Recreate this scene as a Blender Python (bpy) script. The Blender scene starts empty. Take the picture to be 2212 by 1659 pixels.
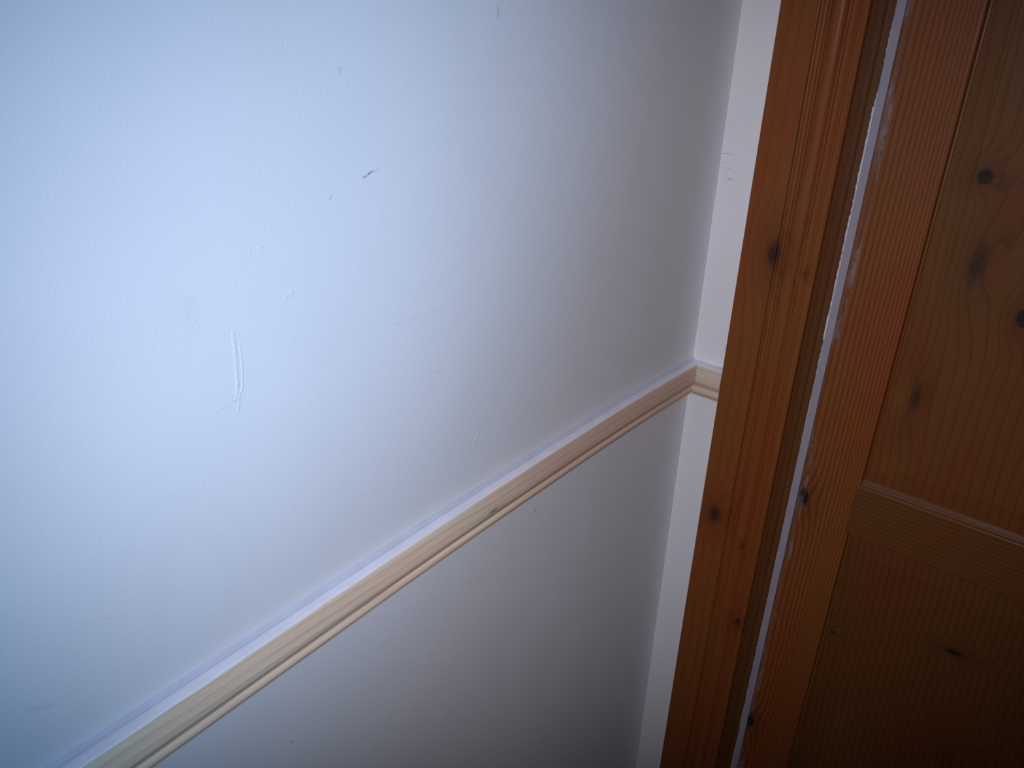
import bpy, bmesh, math, random
from mathutils import Vector, Matrix, noise

# ------------------------------------------------------------------ camera, light, exposure
C = bpy.context.scene
COL = C.collection
S = 0.8                      # metres per layout unit
EYE = Vector((0.6, -1.2993, 2.025))   # layout units, floor at 0
ROT = Matrix(((0.76874806, -0.29645966, 0.56669047),
              (0.63907854, 0.32200487, -0.69849229),
              (0.0245977, 0.89912431, 0.43700163)))
F = 1670.0
cam_d = bpy.data.cameras.new('camera')
cam_d.sensor_width = 36.0
cam_d.lens = F / 2212.0 * 36.0
cam_d.clip_start = 0.01
cam = bpy.data.objects.new('camera', cam_d)
COL.objects.link(cam)
cam.matrix_world = Matrix.Translation(EYE * S) @ ROT.to_4x4()
C.camera = cam

C.view_settings.view_transform = 'Standard'
C.view_settings.look = 'None'
C.view_settings.gamma = 1.0
C.view_settings.use_curve_mapping = False
C.view_settings.exposure = 0.0

world = bpy.data.worlds.new('dim_room_air')
C.world = world
world.use_nodes = True
world.node_tree.nodes['Background'].inputs['Color'].default_value = (0.5, 0.55, 0.7, 1)
world.node_tree.nodes['Background'].inputs['Strength'].default_value = 0.02


def spot(name, loc, target, energy, color, size_deg, blend, radius):
    d = bpy.data.lights.new(name, 'SPOT')
    d.energy = energy
    d.color = color
    d.spot_size = math.radians(size_deg)
    d.spot_blend = blend
    d.shadow_soft_size = radius
    o = bpy.data.objects.new(name, d)
    COL.objects.link(o)
    o.location = Vector(loc) * S
    o.rotation_euler = (Vector(target) - Vector(loc)).to_track_quat('-Z', 'Y').to_euler()
    return o


# added spots without fixtures, shaping the wall's falloff: cool broad one, whiter narrow one
spot('added_cool_spot', (0.746, -0.909, 1.785), (0.0, -1.291, 2.051), 8.5, (0.255, 0.56, 1.0), 149.9, 1.0, 0.05)
spot('added_white_spot', (0.790, -1.784, 2.127), (0.0, -0.207, 1.463), 44.0, (0.905, 0.88, 1.0), 60.7, 1.0, 0.05)

# ------------------------------------------------------------------ photo pixel -> layout coordinates


def ray(px, py):
    return ROT @ Vector((px - 1106.0, 829.5 - py, -F))


def on_left(px, py, h=0.0):
    d = ray(px, py)
    t = (h - EYE.x) / d.x
    return EYE + d * t


def on_end(px, py, y=0.0):
    d = ray(px, py)
    t = (y - EYE.y) / d.y
    return EYE + d * t


# ------------------------------------------------------------------ mesh helpers
def link(name, bm, mat, parent=None, smooth=False):
    bmesh.ops.recalc_face_normals(bm, faces=bm.faces)
    me = bpy.data.meshes.new(name)
    bm.to_mesh(me)
    bm.free()
    if smooth:
        for p in me.polygons:
            p.use_smooth = True
    o = bpy.data.objects.new(name, me)
    COL.objects.link(o)
    me.materials.append(mat)
    if parent:
        o.parent = parent
        o.matrix_parent_inverse = Matrix.Translation(-Vector(parent.location))
    return o


def thing(name, loc, label, cat, group=None):
    o = bpy.data.objects.new(name, None)
    o.empty_display_size = 0.05
    COL.objects.link(o)
    o.location = Vector(loc) * S
    o['label'] = label
    o['category'] = cat
    if group:
        o['group'] = group
    return o


def structure(o, label=None, cat=None):
    o['kind'] = 'structure'
    if label:
        o['label'] = label
        o['category'] = cat
    return o


def loft(bm, rings, close=True, caps=True):
    """rings: list of point lists (layout units) of equal length -> skin between neighbours."""
    vs = [[bm.verts.new(Vector(p) * S) for p in r] for r in rings]
    n = len(vs[0])
    for a, b in zip(vs[:-1], vs[1:]):
        for i in range(n if close else n - 1):
            j = (i + 1) % n
            bm.faces.new((a[i], a[j], b[j], b[i]))
    if caps and close:
        bm.faces.new(vs[0][::-1])
        bm.faces.new(vs[-1])


def box(bm, x0, x1, y0, y1, z0, z1, bevel=0.0):
    vs = [bm.verts.new(Vector((x, y, z)) * S) for x in (x0, x1) for y in (y0, y1) for z in (z0, z1)]
    f = [(0, 1, 3, 2), (4, 6, 7, 5), (0, 4, 5, 1), (2, 3, 7, 6), (0, 2, 6, 4), (1, 5, 7, 3)]
    fs = [bm.faces.new([vs[i] for i in q]) for q in f]
    if bevel:
        es = list({e for q in fs for e in q.edges})
        bmesh.ops.bevel(bm, geom=es, offset=bevel * S, segments=2, affect='EDGES', profile=0.6)


def frames(a, b, n):
    return [a + (b - a) * i / n for i in range(n + 1)]


# ------------------------------------------------------------------ node helpers
class N:
    def __init__(self, name):
        self.m = bpy.data.materials.new(name)
        self.m.use_nodes = True
        self.t = self.m.node_tree
        self.bsdf = self.t.nodes['Principled BSDF']
        g = self.t.nodes.new('ShaderNodeNewGeometry')
        sc = self.t.nodes.new('ShaderNodeVectorMath')
        sc.operation = 'SCALE'
        self.t.links.new(g.outputs['Position'], sc.inputs[0])
        sc.inputs['Scale'].default_value = 1.0 / S
        self.pos = sc.outputs[0]
        sp = self.t.nodes.new('ShaderNodeSeparateXYZ')
        self.t.links.new(self.pos, sp.inputs[0])
        self.xyz = sp.outputs

    def put(self, sock, v):
        if isinstance(v, bpy.types.NodeSocket):
            self.t.links.new(v, sock)
        elif v is not None:
            sock.default_value = v

    def math(self, op, a, b=None, c=None, clamp=False):
        n = self.t.nodes.new('ShaderNodeMath')
        n.operation = op
        n.use_clamp = clamp
        for i, v in enumerate((a, b, c)):
            if v is not None:
                self.put(n.inputs[i], v)
        return n.outputs[0]

    def vec(self, x=0.0, y=0.0, z=0.0):
        n = self.t.nodes.new('ShaderNodeCombineXYZ')
        for i, v in enumerate((x, y, z)):
            self.put(n.inputs[i], v)
        return n.outputs[0]

    def vmath(self, op, a, b=None, s=None):
        n = self.t.nodes.new('ShaderNodeVectorMath')
        n.operation = op
        self.put(n.inputs[0], a)
        if b is not None:
            self.put(n.inputs[1], b)
        if s is not None:
            self.put(n.inputs['Scale'], s)
        return n.outputs['Value'] if op in ('DOT_PRODUCT', 'LENGTH', 'DISTANCE') else n.outputs[0]

    def noise(self, v, scale, detail=2.0, rough=0.5):
        n = self.t.nodes.new('ShaderNodeTexNoise')
        self.put(n.inputs['Vector'], v)
        n.inputs['Scale'].default_value = scale
        n.inputs['Detail'].default_value = detail
        n.inputs['Roughness'].default_value = rough
        return n.outputs[0]

    def remap(self, v, a, b, c=0.0, d=1.0, smooth=True):
        n = self.t.nodes.new('ShaderNodeMapRange')
        n.interpolation_type = 'SMOOTHSTEP' if smooth else 'LINEAR'
        self.put(n.inputs[0], v)
        for i, q in enumerate((a, b, c, d)):
            n.inputs[i + 1].default_value = q
        return n.outputs[0]

    def mix(self, f, a, b, mode='MIX'):
        n = self.t.nodes.new('ShaderNodeMix')
        n.data_type = 'RGBA'
        n.blend_type = mode
        self.put(n.inputs[0], f)
        for i, v in ((6, a), (7, b)):
            if isinstance(v, tuple) and len(v) == 3:
                v = (*v, 1.0)
            self.put(n.inputs[i], v)
        return n.outputs[2]

    def bump(self, h, strength, dist):
        n = self.t.nodes.new('ShaderNodeBump')
        n.inputs['Strength'].default_value = strength
        n.inputs['Distance'].default_value = dist
        self.put(n.inputs['Height'], h)
        self.t.links.new(n.outputs[0], self.bsdf.inputs['Normal'])

    def segment(self, p, a, b):
        """distance from p to the segment a-b"""
        a, b = Vector(a), Vector(b)
        ab = b - a
        pa = self.vmath('SUBTRACT', p, tuple(a))
        h = self.math('DIVIDE', self.vmath('DOT_PRODUCT', pa, tuple(ab)), ab.length_squared, clamp=True)
        q = self.vmath('SCALE', self.put_vec(ab), s=h)
        return self.vmath('LENGTH', self.vmath('SUBTRACT', pa, q))

    def put_vec(self, v):
        n = self.t.nodes.new('ShaderNodeCombineXYZ')
        for i in range(3):
            n.inputs[i].default_value = v[i]
        return n.outputs[0]

    def done(self, color, rough, spec=0.5):
        self.put(self.bsdf.inputs['Base Color'], color if isinstance(color, bpy.types.NodeSocket) else (*color, 1.0))
        self.put(self.bsdf.inputs['Roughness'], rough)
        self.bsdf.inputs['Specular IOR Level'].default_value = spec
        return self.m


# ------------------------------------------------------------------ painted wall
WALL = (0.78, 0.79, 0.80)


def wall_material(name, marks=(), ridges=(), base=WALL):
    """marks: (points, half width, strength); ridges: the same, raised instead of dirty"""
    k = N(name)
    patch = k.noise(k.pos, 5.0, 3.0)
    col = k.mix(k.remap(patch, 0.3, 0.7), tuple(c * 0.97 for c in base), base)
    fine = k.noise(k.pos, 400.0, 4.0, 0.65)
    fleck = k.noise(k.pos, 900.0, 1.0)
    broken = k.remap(k.noise(k.pos, 420.0, 2.0), 0.32, 0.6)
    for pts, w, s in marks:
        for a, b in zip(pts[:-1], pts[1:]):
            d = k.segment(k.pos, a, b)
            m = k.math('MULTIPLY', k.remap(d, w * 0.25, w, s, 0.0), broken)
            col = k.mix(m, col, (0.10, 0.10, 0.11))
    h = k.math('ADD', k.math('MULTIPLY', fine, 0.9), k.math('MULTIPLY', fleck, 0.25))
    for pts, w, s in ridges:
        for a, b in zip(pts[:-1], pts[1:]):
            d = k.segment(k.pos, a, b)
            h = k.math('ADD', h, k.remap(d, w * 0.3, w, s, 0.0))
    k.bump(h, 0.32, 0.0009)
    return k.done(col, 0.75, 0.25)


def L(*pts):
    return [tuple(on_left(*p)) for p in pts]


def E(*pts):
    return [tuple(on_end(*p)) for p in pts]


left_marks = [
    (L((786, 383), (803, 371)), 0.0016, 0.85), (L((803, 371), (817, 366)), 0.0009, 0.5),
    (L((712, 431), (718, 422)), 0.0010, 0.30),
    (L((542, 538), (542, 540)), 0.0014, 0.14), (L((542, 551), (542, 553)), 0.0014, 0.17),
    (L((568, 533), (568, 536)), 0.0014, 0.17), (L((568, 549), (569, 553)), 0.0014, 0.14),
    (L((1075, 14), (1077, 36)), 0.0020, 0.35), (L((733, 150), (734, 156)), 0.0030, 0.25),
    (L((408, 655), (414, 690)), 0.0110, 0.05),
    (L((835, 708), (905, 683)), 0.0010, 0.10), (L((905, 683), (985, 655)), 0.0010, 0.08), (L((1090, 620), (1176, 599)), 0.0010, 0.07),
    (L((700, 776), (748, 755)), 0.0010, 0.11), (L((468, 892), (516, 860)), 0.0011, 0.12),
    (L((185, 1345), (272, 1329)), 0.0009, 0.12), (L((925, 803), (950, 804)), 0.0011, 0.12),
    (L((400, 652), (455, 646)), 0.0009, 0.07),
    (L((1155, 1100), (1157, 1105)), 0.0030, 0.4), (L((1143, 1114), (1146, 1117)), 0.0022, 0.3),
    (L((1012, 1258), (1015, 1260)), 0.003, 0.2), (L((625, 1601), (633, 1603)), 0.0024, 0.3), (L((60, 1533), (110, 1524)), 0.0045, 0.12),
    (L((1552, 408), (1551, 414)), 0.0016, 0.7),
]
left_ridges = [
    (L((503, 720), (508, 760), (513, 830), (511, 862)), 0.0026, 0.9),
    (L((519, 750), (524, 800), (524, 838), (517, 858), (515, 886)), 0.0016, 0.8),
    (L((618, 640), (630, 634)), 0.0040, 0.7), (L((1035, 930), (1022, 965)), 0.002, 0.8),
]
end_marks = [
    (E((1561, 332), (1572, 331), (1584, 336)), 0.0013, 0.45), (E((1560, 352), (1572, 351)), 0.0011, 0.35),
    (E((1568, 362), (1580, 367)), 0.0013, 0.40), (E((1572, 389), (1582, 386)), 0.0013, 0.45),
    (E((1568, 384), (1590, 391)), 0.0010, 0.3), (E((1572, 279), (1582, 268), (1596, 262)), 0.0009, 0.22),
    (E((1502, 905), (1511, 908)), 0.0009, 0.4), (E((1510, 700), (1512, 735)), 0.006, 0.05),
]

M_left = wall_material('painted_left_wall', left_marks, left_ridges)
M_end = wall_material('painted_end_wall', end_marks)
M_wall = wall_material('painted_plaster')


def paint_material(name, color, rough=0.45, amt=0.15):
    k = N(name)
    n = k.noise(k.pos, 160.0, 3.0)
    k.bump(n, amt, 0.0006)
    col = k.mix(k.remap(k.noise(k.pos, 40.0, 3.0), 0.35, 0.65), tuple(c * 0.94 for c in color), color)
    return k.done(col, rough, 0.4)


M_top_paint = paint_material('white_rail_top_paint', (0.84, 0.84, 0.90))
M_rail_shade = paint_material('lilac_grey_rail_shade', (0.61, 0.63, 0.72), 0.6)  # shade along the rail's wall edge, put into the colour
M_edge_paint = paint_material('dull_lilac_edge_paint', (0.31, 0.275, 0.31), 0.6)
M_bead = paint_material('white_paint_ridge', (0.74, 0.74, 0.82), 0.4)


# ------------------------------------------------------------------ wood
def wood(name, grain, early, late, freq, knots=(), shear=0.0, warp=0.9, seed=0.0, contrast=0.75,
         rough=0.45, smears=None, pale=(), fibre=0.35, spec=0.2, tint=0.6, ring_pow=2.2, chirp=None,
         heart=None):
    """grain: axis along the fibres ('x','y','z'). knots: (across, along, radius across, radius along, swirl, darkness).
    pale: (across, along, radius across, radius along, strength) paler patches of sapwood."""
    k = N(name)
    X, Y, Z = k.xyz[0], k.xyz[1], k.xyz[2]
    if grain == 'z':
        u, g, w = X, Z, Y
    elif grain == 'x':
        u, g, w = Z, X, Y
    else:
        u, g, w = Z, Y, X
    wob = k.noise(k.vec(k.math('MULTIPLY', u, 5.0), k.math('MULTIPLY_ADD', g, 1.1, seed), k.math('MULTIPLY', w, 5.0)), 1.6, 2.0)
    fine_wob = k.noise(k.vec(k.math('MULTIPLY', u, 20.0), k.math('MULTIPLY_ADD', g, 9.0, seed), 0.0), 1.3, 2.0)
    t = k.math('MULTIPLY', k.math('MULTIPLY_ADD', g, shear, k.math('MULTIPLY_ADD', w, 0.6, u)), freq)
    if chirp:
        q = k.math('SUBTRACT', u, chirp[0])
        t = k.math('ADD', t, k.math('MULTIPLY', k.math('MULTIPLY', q, q), chirp[1]))
    t = k.math('ADD', t, k.math('MULTIPLY', wob, warp * 4.0))
    t = k.math('ADD', t, k.math('MULTIPLY', fine_wob, 0.35))
    core = None
    halo = None
    for (ku, kg, ru, rg, swirl, dark) in knots:
        du = k.math('DIVIDE', k.math('SUBTRACT', u, ku), ru)
        dg = k.math('DIVIDE', k.math('SUBTRACT', g, kg), rg)
        jag = k.math('MULTIPLY', k.math('SUBTRACT', fine_wob, 0.5), 0.9)
        d2 = k.math('ADD', k.math('MULTIPLY', du, du), k.math('MULTIPLY', dg, dg))
        d = k.math('ADD', k.math('SQRT', d2), jag)
        far = k.math('EXPONENT', k.math('MULTIPLY', d2, -0.16))
        t = k.math('MULTIPLY_ADD', far, swirl, t)
        c = k.remap(d, 0.62 if dark > 0.88 else 0.1, 1.12 if dark > 0.88 else 1.3, dark, 0.0)
        core = c if core is None else k.math('MAXIMUM', core, c)
        hl = k.math('MULTIPLY', far, 0.5 * dark)
        halo = hl if halo is None else k.math('MAXIMUM', halo, hl)
    ring = k.math('POWER', k.math('FRACT', t), ring_pow)
    soft = k.remap(k.math('FRACT', t), 0.93, 1.0, 1.0, 0.0)
    ring = k.math('MULTIPLY', ring, soft)
    fib = k.noise(k.vec(k.math('MULTIPLY', u, 260.0), k.math('MULTIPLY_ADD', g, 5.0, seed), k.math('MULTIPLY', w, 260.0)), 1.0, 3.0, 0.6)
    pores = k.noise(k.vec(k.math('MULTIPLY', u, 700.0), k.math('MULTIPLY_ADD', g, 22.0, seed), k.math('MULTIPLY', w, 700.0)), 1.0, 2.0)
    f = k.math('MULTIPLY_ADD', ring, contrast, k.math('MULTIPLY', k.math('SUBTRACT', fib, 0.5), fibre))
    f = k.math('MULTIPLY_ADD', k.math('SUBTRACT', pores, 0.5), fibre * 0.6, f)
    f = k.math('MAXIMUM', k.math('MINIMUM', f, 1.0), 0.0)
    broad = k.noise(k.vec(k.math('MULTIPLY', u, 9.0), k.math('MULTIPLY_ADD', g, 2.2, seed * 1.7), 0.0), 1.0, 2.0)
    e2 = (early[0] * 0.90, early[1] * 1.18, early[2] * 1.15)
    e1 = (early[0] * 1.05, early[1] * 0.86, early[2] * 0.85)
    base = k.mix(k.math('MULTIPLY', k.remap(broad, 0.35, 0.65), tint), early, e2)
    base = k.mix(k.math('MULTIPLY', k.remap(broad, 0.55, 0.25), tint), base, e1)
    for (pu, pg, ru, rg, s) in pale:
        du = k.math('DIVIDE', k.math('SUBTRACT', u, pu), ru)
        dg = k.math('DIVIDE', k.math('SUBTRACT', g, pg), rg)
        d2 = k.math('ADD', k.math('MULTIPLY', du, du), k.math('MULTIPLY', dg, dg))
        base = k.mix(k.math('MULTIPLY', k.math('EXPONENT', k.math('MULTIPLY', d2, -1.0)), s), base,
                     (early[0] * 1.25, early[1] * 1.9, early[2] * 1.7))
    if heart:
        h0, h1, tintcol = heart
        hn = k.math('MULTIPLY_ADD', k.math('SUBTRACT', broad, 0.5), 0.5, g)
        base = k.mix(k.remap(hn, h0, h1), base, tintcol)
    col = k.mix(f, base, late)
    if core is not None:
        col = k.mix(halo, col, tuple(0.6 * a + 0.16 * b for a, b in zip(late, early)))
        crack = k.remap(k.noise(k.vec(k.math('MULTIPLY', u, 300.0), k.math('MULTIPLY', g, 130.0), seed), 1.0, 3.0, 0.65), 0.35, 0.7)
        col = k.mix(core, col, k.mix(crack, (0.008, 0.005, 0.004), (0.034, 0.015, 0.008)))
    if smears:
        for (s0, s1, lo, hi, amt, paint) in smears:
            band = k.math('MULTIPLY', k.remap(u, s0, s0 + 0.002), k.remap(u, s1 - 0.006, s1, 1.0, 0.0))
            n1 = k.noise(k.vec(k.math('MULTIPLY', u, 40.0), k.math('MULTIPLY', g, 8.0), seed), 1.0, 3.0, 0.6)
            n2 = k.noise(k.vec(k.math('MULTIPLY', u, 500.0), k.math('MULTIPLY', g, 120.0), seed), 1.0, 3.0, 0.7)
            m = k.math('MULTIPLY', k.math('MULTIPLY', k.remap(n1, lo, hi), k.remap(n2, 0.3, 0.6)), band)
            col = k.mix(k.math('MULTIPLY', m, amt), col, paint)
    k.bump(k.math('MULTIPLY_ADD', ring, -0.6, k.math('MULTIPLY', fib, 0.6)), 0.22, 0.0006)
    rg = k.remap(fib, 0.3, 0.7, rough - 0.05, rough + 0.12)
    return k.done(col, rg, spec)


EARLY = (0.215, 0.058, 0.0125)
LATE = (0.050, 0.0115, 0.0035)


def kn(px, py, ru, rg, swirl, dark, y=0.0):
    p = on_end(px, py, y)
    return (p.x, p.z, ru, rg, swirl, dark)


def pl(px, py, ru, rg, s, y=0.0):
    p = on_end(px, py, y)
    return (p.x, p.z, ru, rg, s)


M_arch = wood('stained_pine_architrave', 'z', EARLY, LATE, 46.0, seed=3.1, contrast=0.30, warp=0.5, fibre=0.42, ring_pow=4.0, knots=[
    kn(1671, 548, 0.0135, 0.027, 2.5, 0.86, -0.016), kn(1545, 1108, 0.0150, 0.022, 2.0, 0.80, -0.016),
    kn(1592, 1345, 0.0090, 0.012, 1.6, 0.7, -0.014), kn(1603, 1180, 0.0050, 0.008, 0.8, 0.55, -0.014),
    kn(1740, 592, 0.0060, 0.006, 0.8, 0.5, -0.014)])
M_frame = wood('dark_brown_pine_frame', 'z', (0.125, 0.042, 0.0115), (0.045, 0.014, 0.0045), 90.0, seed=7.7, contrast=0.4)  # base brown darker than the surround's
M_stile = wood('stained_pine_stile', 'z', EARLY, LATE, 76.0, shear=-0.012, seed=1.3, contrast=0.85, warp=0.28, ring_pow=3.0, chirp=(0.25, 560.0), knots=[
    kn(1735, 1074, 0.0105, 0.0200, 1.8, 1.0), kn(1619, 1556, 0.0110, 0.0190, 1.6, 1.0)],
    smears=[(0.2480, 0.2640, 0.50, 0.66, 0.75, (0.30, 0.26, 0.27)), (0.2480, 0.2620, 0.30, 0.62, 0.38, (0.15, 0.115, 0.11))])
M_panel_up = wood('stained_pine_upper_panel', 'z', (0.150, 0.047, 0.0110), LATE, 62.0, shear=0.03, seed=5.2, contrast=0.60, warp=0.55, ring_pow=6.0, knots=[  # base darkened to carry the light's falloff across the door
    kn(2126, 383, 0.0110, 0.012, 2.4, 0.95), kn(2112, 570, 0.0140, 0.040, 2.2, 0.68), kn(2210, 690, 0.0110, 0.016, 2.2, 0.9),
    kn(1976, 862, 0.0085, 0.030, 1.5, 0.70)], pale=[pl(1944, 862, 0.014, 0.026, 0.55), pl(1925, 1010, 0.03, 0.03, 0.2)])
M_panel_low = wood('stained_pine_lower_panel', 'z', (0.128, 0.037, 0.0090), LATE, 84.0, shear=0.03, seed=9.4, contrast=0.62, warp=0.5, ring_pow=4.0, knots=[  # darkened further for the light's falloff low on the door
    kn(1797, 1371, 0.0060, 0.0070, 1.8, 0.8), kn(2063, 1414, 0.018, 0.0060, 1.8, 0.9), kn(2040, 1640, 0.02, 0.03, 1.6, 0.2)],
    pale=[pl(1797, 1371, 0.012, 0.014, 0.8), pl(1800, 1640, 0.03, 0.14, 0.35)])
M_rail = wood('stained_pine_cross_rail', 'x', (0.140, 0.044, 0.0110), LATE, 120.0, seed=2.2, contrast=0.55, warp=0.35)

R_EARLY = (0.86, 0.72, 0.52)
R_LATE = (0.46, 0.31, 0.19)
kp = on_left(1066, 1103, 0.0205)
M_dado = wood('bare_pine_dado', 'y', R_EARLY, R_LATE, 85.0, seed=4.4, contrast=0.42, warp=0.45, rough=0.55, fibre=0.8, spec=0.2, ring_pow=3.0,
              heart=(-0.78, -0.42, (0.80, 0.575, 0.44)),
              knots=[(kp.z, kp.y, 0.0028, 0.013, 0.8, 0.60)])
M_dado_end = wood('bare_pine_dado_short', 'x', (0.68, 0.53, 0.42), (0.42, 0.29, 0.21), 130.0, seed=8.4, contrast=0.40, warp=0.35, rough=0.55, fibre=0.55, spec=0.2)

k = N('brown_carpet')
cn = k.noise(k.pos, 400.0, 3.0)
k.bump(cn, 0.8, 0.004)
M_floor = k.done(k.mix(k.remap(cn, 0.3, 0.7), (0.10, 0.085, 0.075), (0.17, 0.15, 0.13)), 0.95, 0.1)

# ------------------------------------------------------------------ room shell
W, D, H = 2.4, 4.2, 3.0          # width, depth, ceiling height in layout units
T = 0.12
DX0, DX1, DTOP = 0.195, 1.245, 2.52   # opening of the doorway

bm = bmesh.new(); box(bm, -T, 0, -D - T, T, -T, H + T)
structure(link('wall_left', bm, M_left))
bm = bmesh.new()
pts = [(0, 0), (DX0, 0), (DX0, DTOP), (DX1, DTOP), (DX1, 0), (W, 0), (W, H), (0, H)]
loft(bm, [[(x, 0, z) for x, z in pts], [(x, T, z) for x, z in pts]])
structure(link('wall_back', bm, M_end))
bm = bmesh.new(); box(bm, W, W + T, -D - T, T, -T, H + T)
structure(link('wall_right', bm, M_wall))
bm = bmesh.new(); box(bm, 0, W, -D - T, -D, 0, H)
structure(link('wall_front', bm, M_wall))
bm = bmesh.new(); box(bm, 0, W, -D - T, T, -T, 0)
structure(link('floor', bm, M_floor))
bm = bmesh.new(); box(bm, 0, W, -D - T, T, H, H + T)
structure(link('ceiling', bm, M_wall))

bb = [(0, 0.0), (0, 0.13), (0.008, 0.13), (0.016, 0.118), (0.018, 0.11), (0.018, 0.0)]
bm = bmesh.new()
loft(bm, [[(h, -h, z) for h, z in bb], [(h, -D, z) for h, z in bb]])
structure(link('baseboard_left', bm, M_top_paint))
bm = bmesh.new()
loft(bm, [[(h, -h, z) for h, z in bb], [(0.0705, -h, z) for h, z in bb]])
structure(link('baseboard_back', bm, M_top_paint))

# ------------------------------------------------------------------ dado rails
ZE = EYE.z
wood_prof = [(0.0, 0.6150), (0.0166, 0.6150), (0.0176, 0.6156), (0.0184, 0.6174), (0.0189, 0.6196), (0.0194, 0.6225), (0.0202, 0.6300),
             (0.0208, 0.6372), (0.0212, 0.6440), (0.0208, 0.6485), (0.0192, 0.6524), (0.0168, 0.6556), (0.0150, 0.6580), (0.0134, 0.6605),
             (0.0124, 0.6630), (0.0123, 0.6646), (0.0132, 0.6660), (0.0142, 0.6678), (0.0146, 0.6702), (0.0144, 0.6726), (0.0134, 0.6748),
             (0.0118, 0.6768), (0.0084, 0.6812), (0.0078, 0.6840), (0.0, 0.6850)]


def paint_prof(s):
    a = 0.0004 * noise.noise(Vector((s * 23.0, 1.7, 0))) + 0.0003 * noise.noise(Vector((s * 90.0, 4.1, 0)))
    b = 0.0006 * noise.noise(Vector((s * 12.0, 9.7, 0)))
    return [(0.0, 0.6149), (0.0, 0.6124 + b), (0.0008, 0.6128 + b), (0.0024, 0.6130), (0.0050, 0.6133), (0.0100, 0.6136), (0.0150, 0.6142),
            (0.0170 + a, 0.6147), (0.0180 + a, 0.6158 + a), (0.0172, 0.6164), (0.0160, 0.6149)]


BOW = [(0.25, 0.000), (0.0, 0.006), (-0.15, 0.0112), (-0.37, 0.0145), (-0.695, 0.0125), (-0.98, 0.0050), (-1.15, 0.0), (-1.45, -0.004), (-9.0, -0.004)]


def bow(y):
    """the long rail was nailed up slightly bowed: lift at distance y along the wall"""
    for i in range(1, len(BOW) - 2):
        (y1, d1), (y2, d2) = BOW[i], BOW[i + 1]
        if y2 <= y <= y1:
            (y0, d0), (y3, d3) = BOW[i - 1], BOW[i + 2]
            if y3 < -5:
                y3, d3 = y2 - 0.3, d2
            t = (y1 - y) / (y1 - y2)
            m1 = (d2 - d0) / (y0 - y2) * (y1 - y2)
            m2 = (d3 - d1) / (y1 - y3) * (y1 - y2)
            return ((2 * t ** 3 - 3 * t * t + 1) * d1 + (t ** 3 - 2 * t * t + t) * m1 + (-2 * t ** 3 + 3 * t * t) * d2 + (t ** 3 - t * t) * m2)
    return BOW[-1][1] if y < 0 else BOW[1][1]


def shade_prof(s):  # section of the thin strip that carries the painted shade
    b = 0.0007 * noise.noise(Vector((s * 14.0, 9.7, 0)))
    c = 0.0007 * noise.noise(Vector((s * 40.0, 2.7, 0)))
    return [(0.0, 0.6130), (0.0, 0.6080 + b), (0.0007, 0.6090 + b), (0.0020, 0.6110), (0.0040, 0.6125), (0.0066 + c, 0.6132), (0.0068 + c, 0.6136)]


dl = thing('dado_rail', (0, -1.0, ZE - 0.685), 'long bare pine dado rail with white painted top along the left wall', 'dado rail')
bm = bmesh.new()
rings = []
for t in frames(0.0, 1.0, 240):
    rings.append([(h, -h - t * (D - h), ZE - d + bow(-t * D)) for h, d in wood_prof])
loft(bm, rings)
link('moulding', bm, M_dado, dl)
bm = bmesh.new()
rings = []
for t in frames(0.0, 1.0, 420):
    pp = paint_prof(t * D)
    rings.append([(h, -h - t * (D - h), ZE - d + bow(-t * D)) for h, d in pp])
loft(bm, rings)
o = link('painted_top_edge', bm, M_top_paint, dl)
o['label'] = 'white painted top ledge of the rail'
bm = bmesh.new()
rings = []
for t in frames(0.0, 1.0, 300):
    rings.append([(h, -h - t * (D - h), ZE - d + bow(-t * D)) for h, d in shade_prof(t * D)])
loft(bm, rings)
o = link('shade_line', bm, M_rail_shade, dl)
o['label'] = 'lilac grey strip coloured as the shade where the rail meets the wall'

de = thing('dado_rail', (0.035, 0, ZE - 0.685), 'short bare pine dado rail between the wall corner and the brown door surround', 'dado rail')
bm = bmesh.new()
EL = bow(0.0)
loft(bm, [[(h, -h, ZE - d + EL) for h, d in wood_prof], [(0.0712, -h, ZE - d + EL) for h, d in wood_prof]])
link('moulding', bm, M_dado_end, de)
bm = bmesh.new()
rings = []
for t in frames(0.0, 1.0, 12):
    pp = paint_prof(0.0) if t == 0 else paint_prof(5.0 + t * 0.07)
    rings.append([(h + t * (0.0710 - h), -h, ZE - d + EL) for h, d in pp])
loft(bm, rings)
o = link('painted_top_edge', bm, M_top_paint, de)
o['label'] = 'white painted top ledge of the rail'

# ------------------------------------------------------------------ architrave (door surround)
arc = [(0.0705, 0.0), (0.0705, 0.0165), (0.0720, 0.0180), (0.1290, 0.0180), (0.1312, 0.0168), (0.1326, 0.0125), (0.1345, 0.0116),
       (0.1368, 0.0124), (0.1378, 0.0150), (0.1400, 0.0156), (0.1430, 0.0150), (0.1446, 0.0124), (0.1465, 0.0122)]
for i in range(9):
    a = math.pi * (0.06 + 0.88 * i / 8)
    arc.append((0.1600 - 0.0122 * math.cos(a), 0.0110 + 0.0076 * math.sin(a)))
arc += [(0.1738, 0.0104), (0.1757, 0.0100), (0.1770, 0.0122), (0.1795, 0.0136), (0.1835, 0.0134), (0.1862, 0.0116), (0.1880, 0.0096),
        (0.1900, 0.0094), (0.1910, 0.0112), (0.1925, 0.0122), (0.2000, 0.0122), (0.2020, 0.0108), (0.2022, 0.0)]
AT = DTOP - 0.007               # inner top edge of the surround
arch = thing('architrave', (0.136, 0, 0), 'brown stained pine door surround with ribbed moulding on the end wall', 'architrave')
arch['kind'] = 'thing'
mx = DX0 + DX1                   # mirror for the far leg
bm = bmesh.new()
nseg = 40
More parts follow.
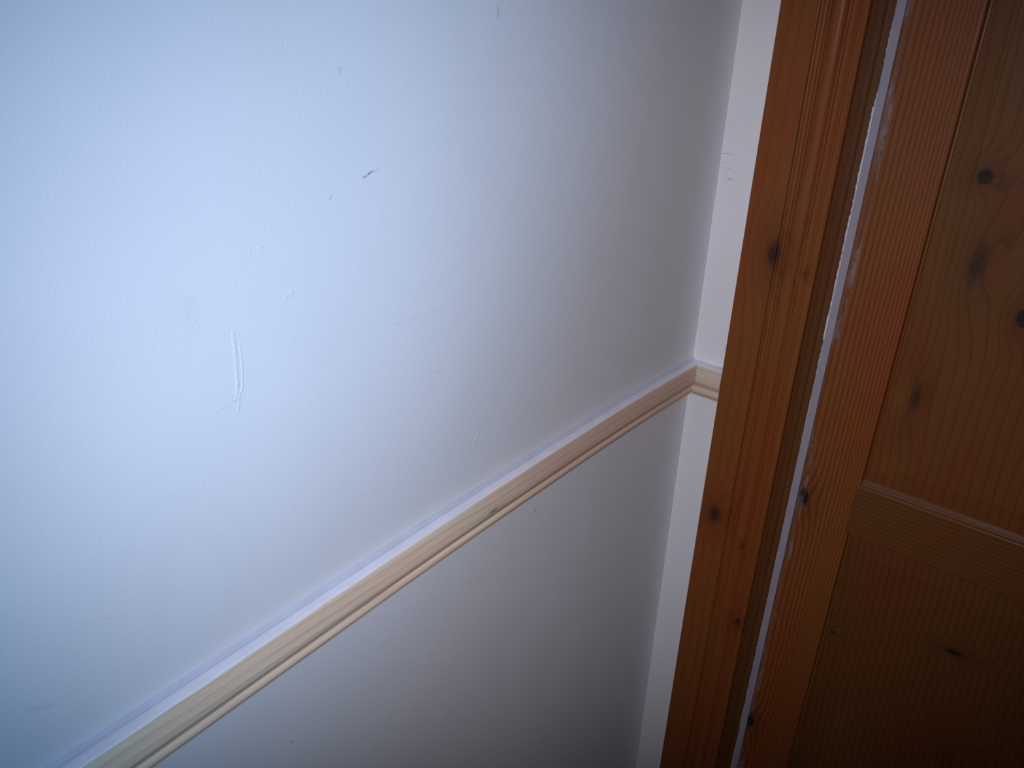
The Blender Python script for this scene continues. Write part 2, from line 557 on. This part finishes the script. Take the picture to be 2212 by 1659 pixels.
# outer x of each profile point decides how high its mitre climbs
rings = [[(x, -max(h, 0.0004), (AT + (0.2022 - x)) * t) for x, h in arc] for t in frames(0.0, 1.0, nseg)]
loft(bm, rings)
link('side_casing', bm, M_arch, arch)
bm = bmesh.new()
rings = [[(mx - x, -max(h, 0.0004), (AT + (0.2022 - x)) * t) for x, h in arc] for t in frames(0.0, 1.0, 4)]
loft(bm, rings)
link('side_casing', bm, M_arch, arch)
M_head = wood('stained_pine_head_casing', 'x', EARLY, LATE, 60.0, seed=6.1, contrast=0.5)
bm = bmesh.new()
rings = [[(x + (mx - 2 * x) * t, -max(h, 0.0004), AT + (0.2022 - x)) for x, h in arc] for t in frames(0.0, 1.0, 6)]
loft(bm, rings)
link('head_casing', bm, M_head, arch)

# door lining, set back behind the surround
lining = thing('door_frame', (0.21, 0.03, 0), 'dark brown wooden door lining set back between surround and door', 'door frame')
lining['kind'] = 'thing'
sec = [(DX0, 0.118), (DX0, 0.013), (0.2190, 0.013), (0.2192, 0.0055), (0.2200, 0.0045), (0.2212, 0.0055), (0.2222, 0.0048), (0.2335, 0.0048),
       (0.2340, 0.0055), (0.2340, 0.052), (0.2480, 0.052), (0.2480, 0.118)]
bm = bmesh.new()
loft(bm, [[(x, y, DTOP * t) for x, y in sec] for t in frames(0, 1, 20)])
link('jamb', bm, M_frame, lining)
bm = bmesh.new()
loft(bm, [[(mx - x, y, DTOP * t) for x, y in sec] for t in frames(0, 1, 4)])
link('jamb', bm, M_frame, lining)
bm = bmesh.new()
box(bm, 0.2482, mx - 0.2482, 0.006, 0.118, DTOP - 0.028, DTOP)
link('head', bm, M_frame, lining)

# ------------------------------------------------------------------ door leaf
LX0, LX1, LZ0, LZ1 = 0.2486, 1.1914, 0.012, DTOP - 0.032
door = thing('door_1', (0.72, 0.022, LZ0), 'brown stained pine panel door with knots and a white painted left edge', 'door')
door['kind'] = 'structure'
SI = 0.350                       # inner edge of the left stile
RT, RB = ZE - 0.752, ZE - 0.8540  # front top and bottom edge of the cross rail
THK = 0.045
# stile: eased outer edge, ovolo on the inner edge
st = [(LX0, THK), (LX0, 0.0016), (LX0 + 0.0006, 0.0005), (LX0 + 0.002, 0.0), (SI - 0.0030, 0.0), (SI - 0.0008, 0.0004), (SI + 0.0004, 0.0014),
      (SI + 0.0010, 0.0040), (SI + 0.0014, 0.0120), (SI + 0.0066, 0.0130), (SI + 0.0066, THK)]
bm = bmesh.new()
loft(bm, [[(x, y, LZ0 + (LZ1 - LZ0) * t) for x, y in st] for t in frames(0, 1, 40)])
link('stile', bm, M_stile, door)
bm = bmesh.new()
loft(bm, [[(LX0 + LX1 - x, y, LZ0 + (LZ1 - LZ0) * t) for x, y in st] for t in frames(0, 1, 4)])
link('stile', bm, M_stile, door)
PX0, PX1 = SI + 0.0050, LX0 + LX1 - SI - 0.0050


def cross_rail(zt, zb):
    """a rail with a sloped ledge on top and an eased lower edge"""
    pr = [(THK, zt + 0.0140), (0.0105, zt + 0.0140), (0.0090, zt + 0.0120), (0.0050, zt + 0.0060), (0.0040, zt + 0.0035), (0.0012, zt + 0.0012), (0.0, zt - 0.001),
          (0.0, zb + 0.002), (0.0006, zb + 0.0006), (0.0025, zb), (0.0060, zb - 0.003), (0.0105, zb - 0.006), (THK, zb - 0.006)]
    bm = bmesh.new()
    loft(bm, [[(SI - 0.0034 + (PX1 + 0.0100 - SI) * t, y, z) for y, z in pr] for t in frames(0, 1, 30)])
    return bm


link('cross_rail', cross_rail(RT, RB), M_rail, door)
bm = bmesh.new(); box(bm, PX0, PX1, 0.0, THK, LZ1 - 0.13, LZ1, 0.002)
link('top_rail', bm, M_rail, door)
bm = bmesh.new(); box(bm, PX0, PX1, 0.0, THK, LZ0, LZ0 + 0.24, 0.002)
link('bottom_rail', bm, M_rail, door)


def panel(z0, z1, slope, depth_field, step):
    """raised and fielded panel"""
    bm = bmesh.new()
    f0, f1 = 0.0105, depth_field

    def rect(m, y):
        return [(PX0 + m, y, z0 + m), (PX1 - m, y, z0 + m), (PX1 - m, y, z1 - m), (PX0 + m, y, z1 - m)]
    loft(bm, [rect(0.0, 0.034), rect(0.0, f0), rect(0.0008, f0 - 0.0008), rect(slope, f1 + step), rect(slope + 0.0012, f1), rect(slope + 0.004, f1)])
    return bm


link('panel', panel(RT + 0.013, LZ1 - 0.131, 0.034, 0.0060, 0.0010), M_panel_up, door)
link('panel', panel(LZ0 + 0.241, RB - 0.005, 0.0300, 0.0046, 0.0022), M_panel_low, door)

# white painted strip on the hinge edge and the ragged ridge of paint beside it
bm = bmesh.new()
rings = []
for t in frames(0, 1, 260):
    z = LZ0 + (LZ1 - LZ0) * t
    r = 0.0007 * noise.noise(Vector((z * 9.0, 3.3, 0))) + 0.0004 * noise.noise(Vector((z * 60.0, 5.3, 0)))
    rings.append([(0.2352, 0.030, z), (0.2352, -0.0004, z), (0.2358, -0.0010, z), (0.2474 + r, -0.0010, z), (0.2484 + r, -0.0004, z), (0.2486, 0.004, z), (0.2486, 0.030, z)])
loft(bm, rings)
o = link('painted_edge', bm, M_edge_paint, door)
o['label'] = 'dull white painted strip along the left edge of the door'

random.seed(11)
bm = bmesh.new()
rings = []
nz = 1500
for i in range(nz + 1):
    t = i / nz
    z = LZ0 + (LZ1 - LZ0) * t
    dr = ZE - z                                     # below eye level
    ragged = 1.0 if 0.20 < dr < 0.47 else (0.55 if dr < 0.62 else (0.25 if dr < 1.05 else 0.6))
    wide = 0.0023 if 0.12 < dr < 0.5 else (0.0011 if dr < 0.7 else 0.0008)
    if dr < 0.10:
        wide = 0.0005
    n1 = noise.noise(Vector((z * 28.0, 0.3, 0)))
    n2 = noise.noise(Vector((z * 150.0, 7.3, 0)))
    n3 = noise.noise(Vector((z * 420.0, 2.3, 0)))
    wdt = max(0.0003, wide + ragged * (0.0012 * n1 + 0.0011 * n2 + 0.0006 * n3))
    rings.append([(0.2357, 0.004, z), (0.2358 - wdt, 0.0042, z), (0.2356 - wdt, -0.0006, z), (0.2362 - wdt * 0.5, -0.0020, z), (0.2360, -0.0013, z)])
loft(bm, rings)
o = link('paint_ridge', bm, M_bead, door)
o['label'] = 'ragged bright white ridge of paint'
